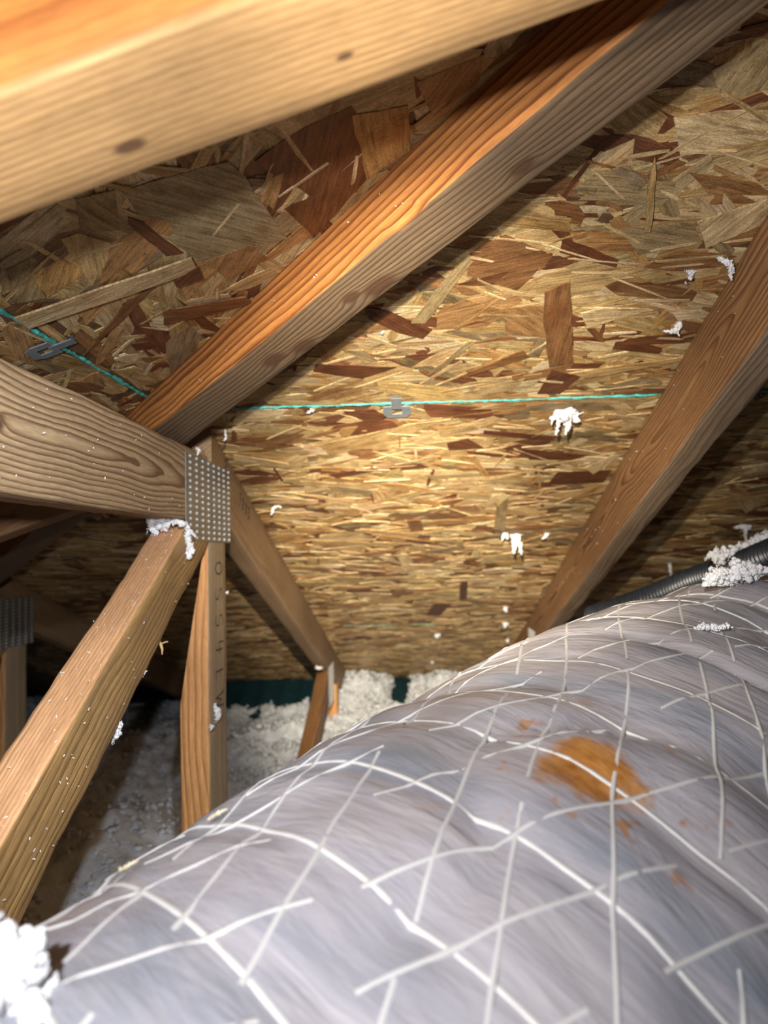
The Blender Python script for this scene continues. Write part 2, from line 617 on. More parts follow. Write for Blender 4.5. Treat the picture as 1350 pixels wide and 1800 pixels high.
DR, BR, MBR = (.125, .045, .017), (.21, .10, .038), (.30, .165, .065)
TAN, PALE, OLV, GLD, GRY = (.42, .29, .13), (.56, .43, .24), (.31, .23, .115), (.42, .25, .085), (.27, .20, .12)
HF = [
    ([(957, 508), (1001, 490), (1004, 560), (1008, 632), (965, 640), (960, 600), (955, 550)], BR, .0042),
    ([(970, 648), (1020, 660), (984, 690), (944, 690)], DR, .0022),
    ([(1150, 267), (1138, 310), (1130, 400), (1141, 400), (1152, 300)], TAN, .0055),
    ([(1007, 330), (1043, 303), (1100, 297), (1187, 317), (1180, 343), (1160, 358), (1087, 357)], OLV, .0023),
    ([(1073, 293), (1100, 285), (1137, 313), (1120, 328)], GRY, .0040),
    ([(1183, 203), (1300, 190), (1350, 190), (1350, 240), (1277, 253), (1193, 272)], PALE, .0022),
    ([(1040, 275), (1115, 240), (1110, 282), (1050, 294)], PALE, .0021),
    ([(1225, 387), (1350, 347), (1350, 387), (1240, 433)], PALE, .0024),
    ([(990, 413), (1087, 453), (1083, 467), (1040, 457), (983, 440)], DR, .0022),
    ([(826, 440), (888, 410), (971, 446), (909, 508), (821, 482)], BR, .0020),
    ([(816, 446), (831, 456), (748, 565), (722, 565)], OLV, .0026),
    ([(637, 537), (683, 543), (760, 577), (743, 593), (703, 583), (650, 560)], DR, .0023),
    ([(767, 547), (817, 523), (893, 547), (850, 573), (767, 577)], MBR, .0020),
    ([(557, 637), (697, 643), (637, 663), (550, 650)], DR, .0023),
    ([(610, 613), (640, 613), (663, 630), (643, 637)], OLV, .0025),
    ([(603, 720), (690, 727), (657, 743), (610, 726)], DR, .0022),
    ([(820, 652), (918, 613), (930, 625), (825, 658)], BR, .0030),
    ([(823, 597), (837, 597), (770, 650), (750, 657)], OLV, .0026),
    ([(1020, 548), (1060, 539), (1143, 541), (1032, 574)], PALE, .0024),
    ([(1008, 598), (1081, 599), (1074, 615), (1008, 612)], PALE, .0022),
    ([(1003, 652), (1200, 624), (1200, 629), (1032, 662)], TAN, .0034),
    ([(1008, 636), (1060, 636), (1050, 645), (1003, 645)], DR, .0021),
    ([(715, 913), (739, 911), (744, 928), (722, 933)], BR, .0030),
    ([(809, 1020), (822, 1020), (820, 1052), (807, 1052)], DR, .0035),
    ([(763, 1059), (794, 1059), (774, 1080), (748, 1080)], DR, .0030),
    ([(785, 776), (822, 768), (850, 785), (789, 789)], DR, .0024),
    ([(578, 831), (655, 820), (667, 824), (592, 839)], DR, .0024),
    ([(410, 796), (507, 813), (503, 820), (412, 806)], PALE, .0030),
    ([(480, 820), (484, 820), (498, 842), (494, 842)], DR, .0035),
    ([(961, 850), (980, 828), (1075, 824), (1060, 846)], DR, .0024),
    ([(850, 754), (983, 765), (961, 772), (850, 761)], DR, .0023),
    ([(909, 787), (1035, 798), (1005, 806), (931, 806)], DR, .0022),
    ([(1028, 820), (1077, 798), (1092, 806), (1042, 831)], PALE, .0026),
    ([(872, 887), (894, 872), (887, 931), (868, 928)], OLV, .0032),
    ([(1210, 300), (1330, 318), (1350, 335), (1245, 340)], MBR, .0020),
    ([(900, 505), (990, 520), (1040, 512), (1130, 470), (1050, 462), (960, 478)], TAN, .0019),
    ([(1090, 400), (1220, 388), (1235, 425), (1120, 445)], OLV, .0020),
    ([(880, 540), (955, 535), (958, 590), (890, 585)], MBR, .0020),
    ([(530, 700), (640, 660), (636, 690), (560, 706)], MBR, .0020),
    ([(560, 780), (760, 735), (800, 730), (700, 770), (580, 800)], TAN, .0021),
    ([(1060, 180), (1110, 150), (1180, 190), (1150, 240), (1080, 232)], TAN, .0019),
    ([(1250, 120), (1350, 70), (1350, 150), (1270, 180)], OLV, .0020),
]
for px, c, lf in HF:
    hero(front, px, c, lf)
HL = [
    ([(213, 332), (352, 290), (399, 280), (430, 306), (503, 415), (363, 461), (259, 394)], (.30, .235, .125), .0021),
    ([(508, 233), (617, 181), (658, 249), (643, 311), (550, 415), (498, 363), (545, 342), (446, 280)], (.17, .068, .024), .0020),
    ([(617, 197), (715, 180), (720, 260), (643, 311)], GLD, .0023),
    ([(21, 547), (332, 441), (342, 461), (290, 482), (47, 565)], (.50, .38, .21), .0065),
    ([(301, 482), (342, 456), (353, 477), (306, 492)], DR, .0070),
    ([(223, 376), (250, 385), (321, 440), (290, 445), (225, 390)], DR, .0026),
    ([(283, 537), (430, 513), (441, 524), (285, 562)], (.19, .08, .03), .0055),
    ([(106, 415), (137, 404), (202, 425), (161, 498)], TAN, .0024),
    ([(192, 425), (249, 394), (254, 441), (171, 498)], MBR, .0025),
    ([(57, 482), (104, 451), (156, 472), (83, 518)], GLD, .0022),
    ([(145, 622), (223, 524), (285, 487), (197, 575)], BR, .0026),
    ([(228, 601), (259, 596), (270, 606), (238, 612)], DR, .0026),
    ([(730, 140), (800, 110), (850, 90), (840, 140), (760, 200)], MBR, .0022),
    ([(130, 345), (200, 330), (210, 400), (140, 405)], OLV, .0020),
    ([(360, 455), (440, 425), (470, 450), (400, 490)], MBR, .0024),
    ([(10, 470), (50, 450), (80, 520), (20, 530)], OLV, .0021),
    ([(290, 600), (330, 570), (370, 600), (300, 660)], GRY, .0023),
]
for px, c, lf in HL:
    hero(left, px, c, lf)


# teal painted panel edges along the joint: a fuzzy bead on each slope
def fuzzy_edge(p0, p1, n, side, parent, seed, wide=.0017, mat='teal'):
    rng = random.Random(seed)
    mb = MB()
    ln = (p1 - p0).length
    d = (p1 - p0).normalized()
    m = int(ln / .006)
    pts, rr = [], []
    for i in range(m + 1):
        pts.append(p0 + d * (ln * i / m) + n * (.0012 + rng.uniform(-.0004, .0006)) + side * rng.uniform(-.0007, .0007))
        rr.append(wide * rng.uniform(.55, 1.1))
    tube(mb, pts, rr, 6)
    for i in range(int(ln / .004)):
        p = p0 + d * rng.uniform(0, ln) + n * .0018
        e = p + d * rng.uniform(.004, .016) * rng.choice((-1, 1)) + side * rng.uniform(-.0035, .0035) + n * rng.uniform(-.0004, .0015)
        tube(mb, [p, p.lerp(e, .5) + n * .0005, e], [.0007, .0005, .0002], 4)
    o = mb.build('painted_edge', M[mat], parent)
    o['label'] = 'frayed teal painted panel edge'
    return o


fuzzy_edge(fp(HIPC - Y1, Y1), fp(0.305, Y1), N, S, front.panels[0][0], 3)
fuzzy_edge(fp(0.36, Y1), fp(1.2, Y1), N, S, front.panels[0][0], 31)
fuzzy_edge(lp_(XLL, 0.30), lp_(XLL, HIPC - XLL), NL, SL, left.panels[0][0], 4, .0020)
for a, b in ((-.20, -.05), (-.01, .06)):
    fuzzy_edge(fp(a, YB), fp(b, YB), N, S, front.panels[1][0], int(a * 100), .0012, 'teal_faint')

# ------------------------------------------------------------------ floor
mb = MB()
box_pts(mb, Vector((-2.6, -1.2, -.0127)), EX * 4.8, EY * 5.0, EZ * .0127)
tag(mb.build('floor', M['drywall']), 'ceiling drywall under the loose insulation', kind='structure')


# ------------------------------------------------------------------ timber
def timber(name, p0, p1, width_axis, w, d, mat, parent=None, seg=None, bev=.0022, seed=0, wane=None, cut0=0.0, cut1=0.0, fix=None, mats=None, rough=.0004):
    """p0,p1: centre line ends. local X = along, Y = width_axis, Z = depth. cut: shear of the end plane along Z"""
    ax = (p1 - p0).normalized()
    wy = (width_axis - ax * width_axis.dot(ax)).normalized()
    wz = ax.cross(wy)
    ln = (p1 - p0).length
    seg = seg or max(6, int(ln / .02))
    prof = []
    hw, hd = w / 2, d / 2
    for (sy, sz) in ((1, 1), (-1, 1), (-1, -1), (1, -1)):
        cy, cz = sy * (hw - bev), sz * (hd - bev)
        a0 = math.atan2(sz, sy) - math.pi / 4
        for k in range(3):
            a = a0 + k * math.pi / 4
            prof.append((cy + bev * math.cos(a), cz + bev * math.sin(a), (sy, sz)))
    # mid points on every flat so that the skin can undulate a little
    full = []
    k = len(prof)
    for i in range(k):
        full.append(prof[i])
        if i % 3 == 2:
            a, b = prof[i], prof[(i + 1) % k]
            for u in (.25, .5, .75):
                full.append((a[0] + (b[0] - a[0]) * u, a[1] + (b[1] - a[1]) * u, None))
    n = len(full)
    mx = Matrix.Identity(4)
    for i in range(3):
        mx[i][0], mx[i][1], mx[i][2], mx[i][3] = ax[i], wy[i], wz[i], p0[i]
    inv = mx.inverted()
    vs_, fs_ = [], []
    for s in range(seg + 1):
        u = s / seg
        for (y, z, c) in full:
            x = u * ln + (cut0 * z * (1 - u) + cut1 * z * u)
            q = Vector((x, y, z))
            jit = noise.noise(Vector((x * 9 + seed, y * 30, z * 30))) * rough * 2 + noise.noise(Vector((x * 60 + seed, y * 90, z * 90))) * rough
            rad = Vector((0, y / hw, z / hd))
            if wane:
                q.y, q.z = wane(x, ln, y, z, hw, hd)
            q = q + rad * jit
            if fix:
                q = inv @ fix(mx @ q)
            vs_.append(q)
    for s in range(seg):
        for i in range(n):
            fs_.append((s * n + i, s * n + (i + 1) % n, (s + 1) * n + (i + 1) % n, (s + 1) * n + i))
    fs_ = [tuple(reversed(f)) for f in fs_] if False else fs_
    fs_.append(tuple(reversed(range(n))))
    fs_.append(tuple(seg * n + i for i in range(n)))
    me = bpy.data.meshes.new(name)
    me.from_pydata(vs_, [], fs_)
    for m_ in (mats or [mat]):
        me.materials.append(m_)
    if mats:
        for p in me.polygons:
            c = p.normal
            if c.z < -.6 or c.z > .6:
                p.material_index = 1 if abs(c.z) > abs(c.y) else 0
    me.update()
    bm = bmesh.new()
    bm.from_mesh(me)
    bmesh.ops.recalc_face_normals(bm, faces=bm.faces)
    bm.to_mesh(me)
    bm.free()
    for p in me.polygons:
        p.use_smooth = len(p.vertices) == 4
    try:
        me.set_sharp_from_angle(angle=math.radians(50))
    except Exception:
        pass
    return put(name, me, None, parent, mx)


# hip rafter -------------------------------------------------------
HP = CP + Vector((-.322, .894, .2113)) * .909
HU, HV = Vector((-.715, -.696, .057)).normalized(), Vector((.12, -.204, -.972)).normalized()
HD = Vector((1, -1, T)).normalized()
hw_, hd_ = .050, .050
hc = HP - HU * hw_ / 2 + HV * hd_ / 2        # centre line point
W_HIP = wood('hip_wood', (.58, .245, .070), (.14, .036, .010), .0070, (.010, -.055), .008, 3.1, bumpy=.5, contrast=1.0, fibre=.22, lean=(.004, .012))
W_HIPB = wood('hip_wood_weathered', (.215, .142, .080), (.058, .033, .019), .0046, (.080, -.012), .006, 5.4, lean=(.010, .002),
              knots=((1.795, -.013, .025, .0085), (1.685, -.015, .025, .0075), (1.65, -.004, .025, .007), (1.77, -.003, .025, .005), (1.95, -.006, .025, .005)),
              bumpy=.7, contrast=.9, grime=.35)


def hip_fix(p):
    zt = min(zf(p.y), zl(p.x)) - .0015
    if p.z > zt: p.z = zt
    return p


def hip_wane(x, ln, y, z, hw, hd):
    # the lower near arris wanders where the bark edge was left on
    if z * HZ > hd * .55 and y * HY > hw * .3:
        k = .0035 * (1 + math.sin(x * 11.0 + 1.2)) * .7 + .002 * noise.noise(Vector((x * 25, 0, 3)))
        b = max(0, 1 - abs((x - 1.865) / .022)) * .005
        return y - HY * (k + b) * .8, z - HZ * k * .35
    return y, z


ax = HD
wy = (HU - ax * HU.dot(ax)).normalized()
wz = ax.cross(wy)
HY = 1
HZ = 1 if wz.dot(HV) > 0 else -1
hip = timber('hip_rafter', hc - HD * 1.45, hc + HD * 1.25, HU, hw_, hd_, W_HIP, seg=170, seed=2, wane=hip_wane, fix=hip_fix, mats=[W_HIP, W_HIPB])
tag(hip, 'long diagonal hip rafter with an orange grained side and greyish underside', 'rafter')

# near rafter of the left slope, over the lens ---------------------
W_NEAR = wood('near_wood', (.46, .285, .125), (.255, .13, .045), .0042, (.11, -.01), .004, 8.0,
              knots=((.653, .014, -.0445, .0032), (.742, .009, -.0445, .0017)), bumpy=.35, contrast=.75, fibre=.18)
W_NEARS = wood('near_wood_side', (.44, .175, .040), (.26, .075, .016), .007, (.02, -.03), .010, 9.0, bumpy=.35, contrast=.8)
na = Vector((XLL - .45, .2565, zl(XLL - .45) - .0015)) + NL * .0445
nb = Vector((.62 - .17, .2565, zl(.62 - .17) - .0015)) + NL * .0445
near = timber('jack_rafter', na, nb, EY, .067, .089, W_NEAR, seg=60, seed=5, mats=[W_NEARS, W_NEAR], bev=.003)
tag(near, 'broad pale rafter closest overhead, crossing the upper left of the picture', 'rafter', 'jack rafters of the left slope')

W_DK = wood('aged_wood', (.36, .20, .095), (.16, .075, .032), .006, (.04, -.03), .007, 14.0, bumpy=.5, contrast=.8)
ja = Vector((XLL - 1.2, .87, zl(XLL - 1.2) - .0015)) + NL * .0445
jb = Vector((XLL - .04, .87, zl(XLL - .04) - .0015)) + NL * .0445
jk = timber('jack_rafter', ja, jb, EY, .038, .089, W_DK, seg=40, seed=6, fix=hip_fix)
tag(jk, 'dim rafter behind the flat top chord, its underside just showing below it', 'rafter', 'jack rafters of the left slope')

# trusses ----------------------------------------------------------
XC = XF - .019                              # middle plane of the first truss
W_CH = wood('chord_wood', (.50, .36, .21), (.14, .074, .038), .0046, (-.013, .002), .008, 21.0,
            knots=((1.20, .019, .0, .005),), bumpy=1.0, contrast=1.0, fibre=.25, lean=(-.03, .004))
W_RF = wood('rafter_wood', (.34, .22, .12), (.20, .115, .058), .006, (.07, .05), .006, 24.0, bumpy=.45, contrast=.7)
W_RR = wood('right_rafter_wood', (.40, .215, .095), (.145, .058, .022), .0046, (-.034, -.004), .011, 28.0, bumpy=.7, contrast=1.0,
            knots=((1.02, .019, -.03, .008), (.72, .019, -.036, .009)))
W_RRB = wood('right_rafter_edge_wood', (.33, .24, .16), (.15, .095, .058), .0036, (.02, .09), .004, 29.0, bumpy=.6, contrast=.9)
W_WB = wood('web_top_wood', (.66, .375, .195), (.44, .215, .09), .0034, (.07, .03), .003, 31.0, bumpy=.6, contrast=.7)
W_WBS = wood('web_side_wood', (.50, .315, .125), (.22, .115, .040), .0058, (-.012, .035), .012, 33.0, bumpy=1.0, contrast=.8, grime=.3, fibre=.35)
W_PO = wood('post_wood', (.78, .405, .150), (.40, .145, .045), .0062, (.045, .0), .008, 36.0, bumpy=.5, contrast=.85)
W_POS = wood('post_side_wood', (.44, .345, .225), (.28, .19, .11), .0042, (.06, .02), .004, 38.0, bumpy=.4, contrast=.7)
W_SW = wood('small_web_wood', (.32, .165, .070), (.14, .060, .024), .0048, (.03, .06), .003, 41.0, bumpy=.6, contrast=.9)


def plate_mesh():
    """nail plate lying in the local XY plane, normal +Z; punched slots with a curled tooth beside each"""
    L_, Hh, th = .206, .104, .0011
    nc, nr = 8, 14
    mb = MB()
    teeth = MB()
    cw, ch = L_ / nc, Hh / nr
    # sheet: cell by cell with the slot left open
    for i in range(nc):
        for j in range(nr):
            x0, y0 = i * cw, j * ch
            sx0, sx1 = x0 + cw * .22, x0 + cw * .50
            sy0, sy1 = y0 + ch * .22, y0 + ch * .80
            xs = (x0, sx0, sx1, x0 + cw)
            ys = (y0, sy0, sy1, y0 + ch)
            P = [Vector((x, y, th)) for y in ys for x in xs]
            fs = []
            for b in range(3):
                for a in range(3):
                    if a == 1 and b == 1: continue
                    q = b * 4 + a
                    fs.append((q, q + 1, q + 5, q + 4))
            mb.add(P, fs)
            # walls of the slot
            c4 = [Vector((sx0, sy0, th)), Vector((sx1, sy0, th)), Vector((sx1, sy1, th)), Vector((sx0, sy1, th))]
            lo = [v - Vector((0, 0, th)) for v in c4]
            mb.add(c4 + lo, [(0, 4, 5, 1), (1, 5, 6, 2), (2, 6, 7, 3), (3, 7, 4, 0)])
            # rolled shoulder of the tooth
            cx, cy = x0 + cw * .66, y0 + ch * .51
            V, F = ico(1)
            teeth.add([Vector((cx + v.x * cw * .15, cy + v.y * ch * .34, th + max(v.z, -.2) * .0016)) for v in V], F)
    e = [Vector((0, 0, 0)), Vector((L_, 0, 0)), Vector((L_, Hh, 0)), Vector((0, Hh, 0))]
    t_ = [v + Vector((0, 0, th)) for v in e]
    mb.add(e + t_, [(0, 1, 5, 4), (1, 2, 6, 5), (2, 3, 7, 6), (3, 0, 4, 7)])
    return mb.mesh('nail_plate'), teeth.mesh('teeth', True)


PL_ME, TE_ME = plate_mesh()


def plate(parent, origin, xdir, ydir, sc_=(1, 1, 1), label=None):
    zd = xdir.cross(ydir).normalized()
    mx = Matrix.Identity(4)
    for i in range(3):
        mx[i][0], mx[i][1], mx[i][2], mx[i][3] = xdir[i] * sc_[0], ydir[i] * sc_[1], zd[i] * sc_[2], origin[i]
    o = put('nail_plate', PL_ME, M['steel'], parent, mx)
    if label: o['label'] = label
    t = put('teeth', TE_ME, M['tooth'], o, mx)
    t['kind'] = 'stuff'
    return o


def stroke(mb, pts, o, u, v, n, wd=.0007):
    """pencil line: flat ribbon in the plane u, v"""
    P = [o + u * a + v * b + n * .0009 for a, b in pts]
    for a, b in zip(P[:-1], P[1:]):
        d = (b - a)
        if d.length < 1e-6: continue
        s = d.normalized().cross(n) * wd
        e = d.normalized() * wd * .6
        mb.add([a - s - e, a + s - e, b + s + e, b - s + e], [(0, 1, 2, 3)])


DIG = {  # strokes in a unit box, u to the right and v up
    'O': [[(.5, 1), (.15, .8), (.05, .5), (.15, .2), (.5, 0), (.85, .2), (.95, .5), (.85, .8), (.5, 1)]],
    'S': [[(.9, .9), (.5, 1), (.1, .85), (.15, .6), (.8, .4), (.85, .12), (.5, 0), (.1, .1)]],
    '4': [[(.2, 1), (.1, .45), (.95, .45)], [(.7, .9), (.65, 0)]],
    'L': [[(.3, 1), (.25, 0), (.8, .05)], [(.25, .5), (.7, .55)]],
    'W': [[(0, 1), (.2, 0), (.5, .7), (.75, 0), (1, 1)]],
    '7': [[(.05, .9), (.9, 1), (.4, 0)], [(.3, .5), (.8, .5)]],
    '8': [[(.5, 1), (.15, .8), (.8, .3), (.5, 0), (.15, .25), (.85, .8), (.5, 1)]],
    '5': [[(.9, 1), (.2, 1), (.15, .6), (.7, .6), (.85, .3), (.5, 0), (.1, .1)]],
    '2': [[(.1, .8), (.5, 1), (.9, .75), (.1, .05), (.95, 0)]],
}


def write(parent, txt, o, u, v, n, cw, ch, gap, label, wd=.0007):
    x = 0
    for c in txt:
        mb = MB()
        for s in DIG[c]:
            stroke(mb, [((x + a * cw), b * ch) for a, b in s], o, u, v, n, wd)
        x += cw + gap
        mb.build('pencil_character', M['pencil'], parent)['label'] = label


def sloped_chord(root, xc, y0, y1, mat, mats=None, seed=0, knots=()):
    a = Vector((xc, y0, zf(y0) - .0015)) + N * .0445
    b = Vector((xc, y1, zf(y1) - .0015)) + N * .0445
    # plumb cut at the ridge end
    return timber('sloped_chord', a, b, EX, .038, .089, mat, root, seg=110, seed=seed, mats=mats, cut0=0.0)


def post_wane(x, ln, y, z, hw, hd):
    # bark edge: the near left arris falls away towards the top of the post
    if y < -hw * .1 and z > hd * .2 and False:
        return y, z
    return y, z


def hub_truss(off, full=True, label='', labels=True):
    root = empty('roof_truss', Vector((XC, .97, 0)) + Vector((off.x, off.y, 0)))
    tag(root, label, 'roof truss', 'hip trusses')
    D = off
    zc0 = H + .045
    # flat top chord
    timber('flat_top_chord', Vector((XC, -.75, zc0 + .0445)) + D, Vector((XC, .935, zc0 + .0445)) + D, EX, .038, .089, W_CH, root, seg=90, seed=11 + D.x, bev=.004, rough=.0008)
    # sloped chord from the hub to the eave
    a = Vector((XC, .965, zf(.965) - .0015)) + N * .0445
    b = Vector((XC, 3.25, zf(3.25) - .0015)) + N * .0445
    if D.length: b = a + S * 1.9
    timber('sloped_chord', a + D, b + D, EX, .038, .089, W_RF, root, seg=110, seed=12, cut0=.333, bev=.005)
    # diagonal web
    d = Vector((0, -.871, -.489)).normalized()
    up = Vector((0, -.489, .871)).normalized()
    a = Vector((XC, .845, H + .0395)) - up * .032 - d * .075
    k = 1.02 if not D.length else .8
    timber('diagonal_web', a + D, a + d * k + D, EX, .038, .064, W_WBS, root, seg=70, seed=14, mats=[W_WBS, W_WB], bev=.004, rough=.0009)
    # post
    p0, p1 = Vector((XC, .973, .03 if not D.length else .03 - D.z)), Vector((XC, .973, H + .044))
    po = timber('post', p0 + D, p1 + D, EX, .038, .087, W_POS, root, seg=60, seed=17, mats=[W_POS, W_PO], wane=post_cut, bev=.003)
    plate(root, Vector((XF + .0004, .836, H + .021)) + D, EY, EZ, (1, 1, 1), 'galvanised nail plate with rows of punched teeth')
    # bottom chord buried in the insulation
    if full:
        timber('bottom_chord', Vector((XC, -.75, .0455)) + D, Vector((XC, 3.2, .0455)) + D, EX, .038, .089, W_DK, root, seg=20, seed=19)
    return root


def post_cut(x, ln, y, z, hw, hd):
    """wane: near the top the left front arris is missing"""
    u = (x - (ln - .235)) / .235
    if u > 0:
        ztop = PZ * z
        lim = hw - 2 * hw * min(1, u * .98)      # how far the left side reaches
        if PY * y > lim and ztop > -hd:
            f_ = (ztop + hd) / (2 * hd)          # full at the front, none at the back
            y2 = PY * (lim + (PY * y - lim) * (1 - f_))
            return y2, z
    return y, z


# local frame of the post: X up, Y = +X world, Z = ax x wy = up x east = north
PY, PZ = -1, -1
t1 = hub_truss(Vector((0, 0, 0)), True, 'roof truss at centre left with a nail plate joining flat chord, web and post')
write(t1, 'OSS4LW', Vector((XF, .960, H - .005)), -EZ, EY, EX, .018, .036, .017, 'pencil mark down the post side', .0009)
ro = Vector((XF, 1.02, zf(1.02))) + N * .030
write(t1, '2', ro, S, -N, EX, .016, .020, .01, 'pencil mark on the sloped chord', .0011)
write(t1, '7885', ro + S * .095 + N * .012, S, -N, EX, .014, .020, .006, 'pencil number on the sloped chord', .0012)

# web and short post near the heel of the first truss
d = Vector((0, -.95, -.31)).normalized()
timber('heel_web', Vector((XC, 2.27, H - .375)), Vector((XC, 2.27, H - .375)) + Vector((0, -.60, -.215)), EX, .038, .064, W_SW, t1, seg=30, seed=20)
timber('heel_post', Vector((XC + .004, 2.46, .05)), Vector((XC + .004, 2.46, H - .425)), EX, .030, .064, W_PO, t1, seg=20, seed=22)
plate(t1, Vector((XF + .0004, 2.20, H - .455)), EY, EZ, (.62, 1.15, 1), 'thin galvanised plate seen almost edge on')

t2 = hub_truss(Vector((-.6096, .6096, -.2032)), False, 'dim roof truss at the far left edge, a ribbed plate on its post')

t3 = empty('roof_truss', Vector((XC + .6096, 1.0, 0)))
tag(t3, 'roof truss on the right whose reddish sloped chord runs down behind the duct', 'roof truss', 'hip trusses')
XR = XC + .6096
timber('sloped_chord', Vector((XR, .31, zf(.31) - .0015)) + N * .0445, Vector((XR, 3.25, zf(3.25) - .0015)) + N * .0445, EX, .038, .089, W_RR, t3,
       seg=130, seed=27, mats=[W_RR, W_RRB], cut0=.333, bev=.004, rough=.0007)
timber('heel_post', Vector((XR, 2.02, .03)), Vector((XR, 2.02, zf(2.02) - .096)), EX, .038, .064, W_SW, t3, seg=20, seed=30)
timber('bottom_chord', Vector((XR, 1.2, .0455)), Vector((XR, 3.2, .0455)), EX, .038, .089, W_DK, t3, seg=20, seed=32)
plate(t3, Vector((XR - .0194, 2.02, zf(1.95) - .125)), -EY, EZ, (.5, .72, 1), 'small galvanised plate on the left face')


# ------------------------------------------------------------------ panel clips
def clip(c, u, v, n, label, k=1.0):
    """u along the joint, v down slope, n inward"""
    mb = MB()
    P = lambda a, b, h: c + u * a * k + v * b * k + n * h
    th = .0012

    def poly(pts, h0):
        m = len(pts)
        mb.add([P(a, b, h0) for a, b in pts] + [P(a, b, h0 + th) for a, b in pts],
               [tuple(range(m)), tuple(reversed(range(m, 2 * m)))] + [(i, (i + 1) % m, (i + 1) % m + m, i + m) for i in range(m)])
    h = .0035
    poly([(-.017, .001), (-.0065, .001), (-.0065, .020), (-.0115, .029), (-.0175, .020)], h)
    poly([(.0065, .001), (.017, .001), (.0175, .020), (.0115, .029), (.0065, .020)], h)
    poly([(-.0065, .020), (.0065, .020), (.0115, .029), (-.0115, .029)], h)
    poly([(-.0065, -.020), (.0065, -.020), (.0065, .006), (-.0065, .006)], h + .0004)
    poly([(-.0065, -.020), (.0065, -.020), (.0065, -.018), (-.0065, -.018)], h - .003)
    o = mb.build('panel_clip', M['clip'])
    me = o.data
    bm = bmesh.new(); bm.from_mesh(me); bmesh.ops.recalc_face_normals(bm, faces=bm.faces); bm.to_mesh(me); bm.free()
    return tag(o, label, 'clip', 'steel clips at the panel joints')


clip(on_plane(697, 709, O, N), EX, S, N, 'steel panel clip on the teal joint between the two trusses')
clip(on_plane(96, 602, OL, NL), EY, SL, NL, 'steel panel clip on the teal joint of the left slope', .82)

# ------------------------------------------------------------------ flexible duct
DC = [(-.479, -.045, -.459), (-.128, .262, -.393), (.069, .477, -.329), (.282, .701, -.281), (.619, .804, -.236), (.952, .849, -.252), (1.30, .87, -.30)]
DC = [Vector((a, b, c + H)) for a, b, c in DC]
DR_ = .24


def spline(P, n):
    Q = [P[0] * 2 - P[1]] + P + [P[-1] * 2 - P[-2]]
    o = []
    for i in range(1, len(Q) - 2):
        for k in range(n):
            u = k / n
            o.append(.5 * ((2 * Q[i]) + (Q[i + 1] - Q[i - 1]) * u + (2 * Q[i - 1] - 5 * Q[i] + 4 * Q[i + 1] - Q[i + 2]) * u * u + (3 * Q[i] - Q[i - 1] - 3 * Q[i + 1] + Q[i + 2]) * u ** 3))
    o.append(Q[-2].copy())
    return o


raw = spline(DC, 40)
acc = [0]
for a, b in zip(raw[:-1], raw[1:]): acc.append(acc[-1] + (b - a).length)
DL = acc[-1]


def duct_c(s):
    s = min(max(s, 0), DL - 1e-6)
    lo, hi = 0, len(acc) - 1
    while hi - lo > 1:
        m = (lo + hi) // 2
        if acc[m] <= s: lo = m
        else: hi = m
    u = (s - acc[lo]) / (acc[hi] - acc[lo])
    return raw[lo].lerp(raw[hi], u)


def duct_frame(s):
    c = duct_c(s)
    t = (duct_c(s + .015) - duct_c(s - .015)).normalized()
    a = t.cross(EZ).normalized()
    b = a.cross(t)
    return c, t, a, b


RINGS = [.060 * k + .03 for k in range(int(DL / .060))]


def duct_r(s, th):
    k = (s - .03) / .060
    fr = k - math.floor(k)
    r = DR_ - .0022 * math.exp(-(min(fr, 1 - fr) * .060 / .008) ** 2)
    w1 = noise.noise(Vector((s * 13, th * 1.1, 1.7)))
    r += .0032 * (abs(w1) ** .7) * (1 if w1 > 0 else -1)
    w2 = 1 - abs(noise.noise(Vector((s * 8 + th * .5, th * .9, 8.1)))) * 2.4
    r -= .0085 * max(0, w2) ** 4
    r += .003 * noise.noise(Vector((s * 30, th * 6, 4.4)))
    return r


def duct_p(s, th, lift=0.0):
    c, t, a, b = duct_frame(s)
    return c + (a * math.cos(th) + b * math.sin(th)) * (duct_r(s, th) + lift)


NS, NTH = 330, 150
frames = [duct_frame(DL * i / NS) for i in range(NS + 1)]
mb = MB()
vs_, uvs = [], []
for i in range(NS + 1):
    s = DL * i / NS
    c, t, a, b = frames[i]
    for k in range(NTH):
        th = 2 * math.pi * k / NTH - math.pi / 2
        vs_.append(c + (a * math.cos(th) + b * math.sin(th)) * duct_r(s, th))
        uvs.append((s, th * DR_, 0))
fs_ = [(i * NTH + k, (i + 1) * NTH + k, (i + 1) * NTH + (k + 1) % NTH, i * NTH + (k + 1) % NTH) for i in range(NS) for k in range(NTH)]
mb.add(vs_, fs_, None, uvs)
# where the stain sits: the surface point seen at the stain's place
best, sb = None, None
for i, p in enumerate(vs_):
    q = visible_px(p)
    if q and (q[0] - 1045) ** 2 + (q[1] - 1347) ** 2 < 350:
        if best is None or q[2] < best: best, sb = q[2], p
STAIN = sb or Vector((.2, .5, .6))


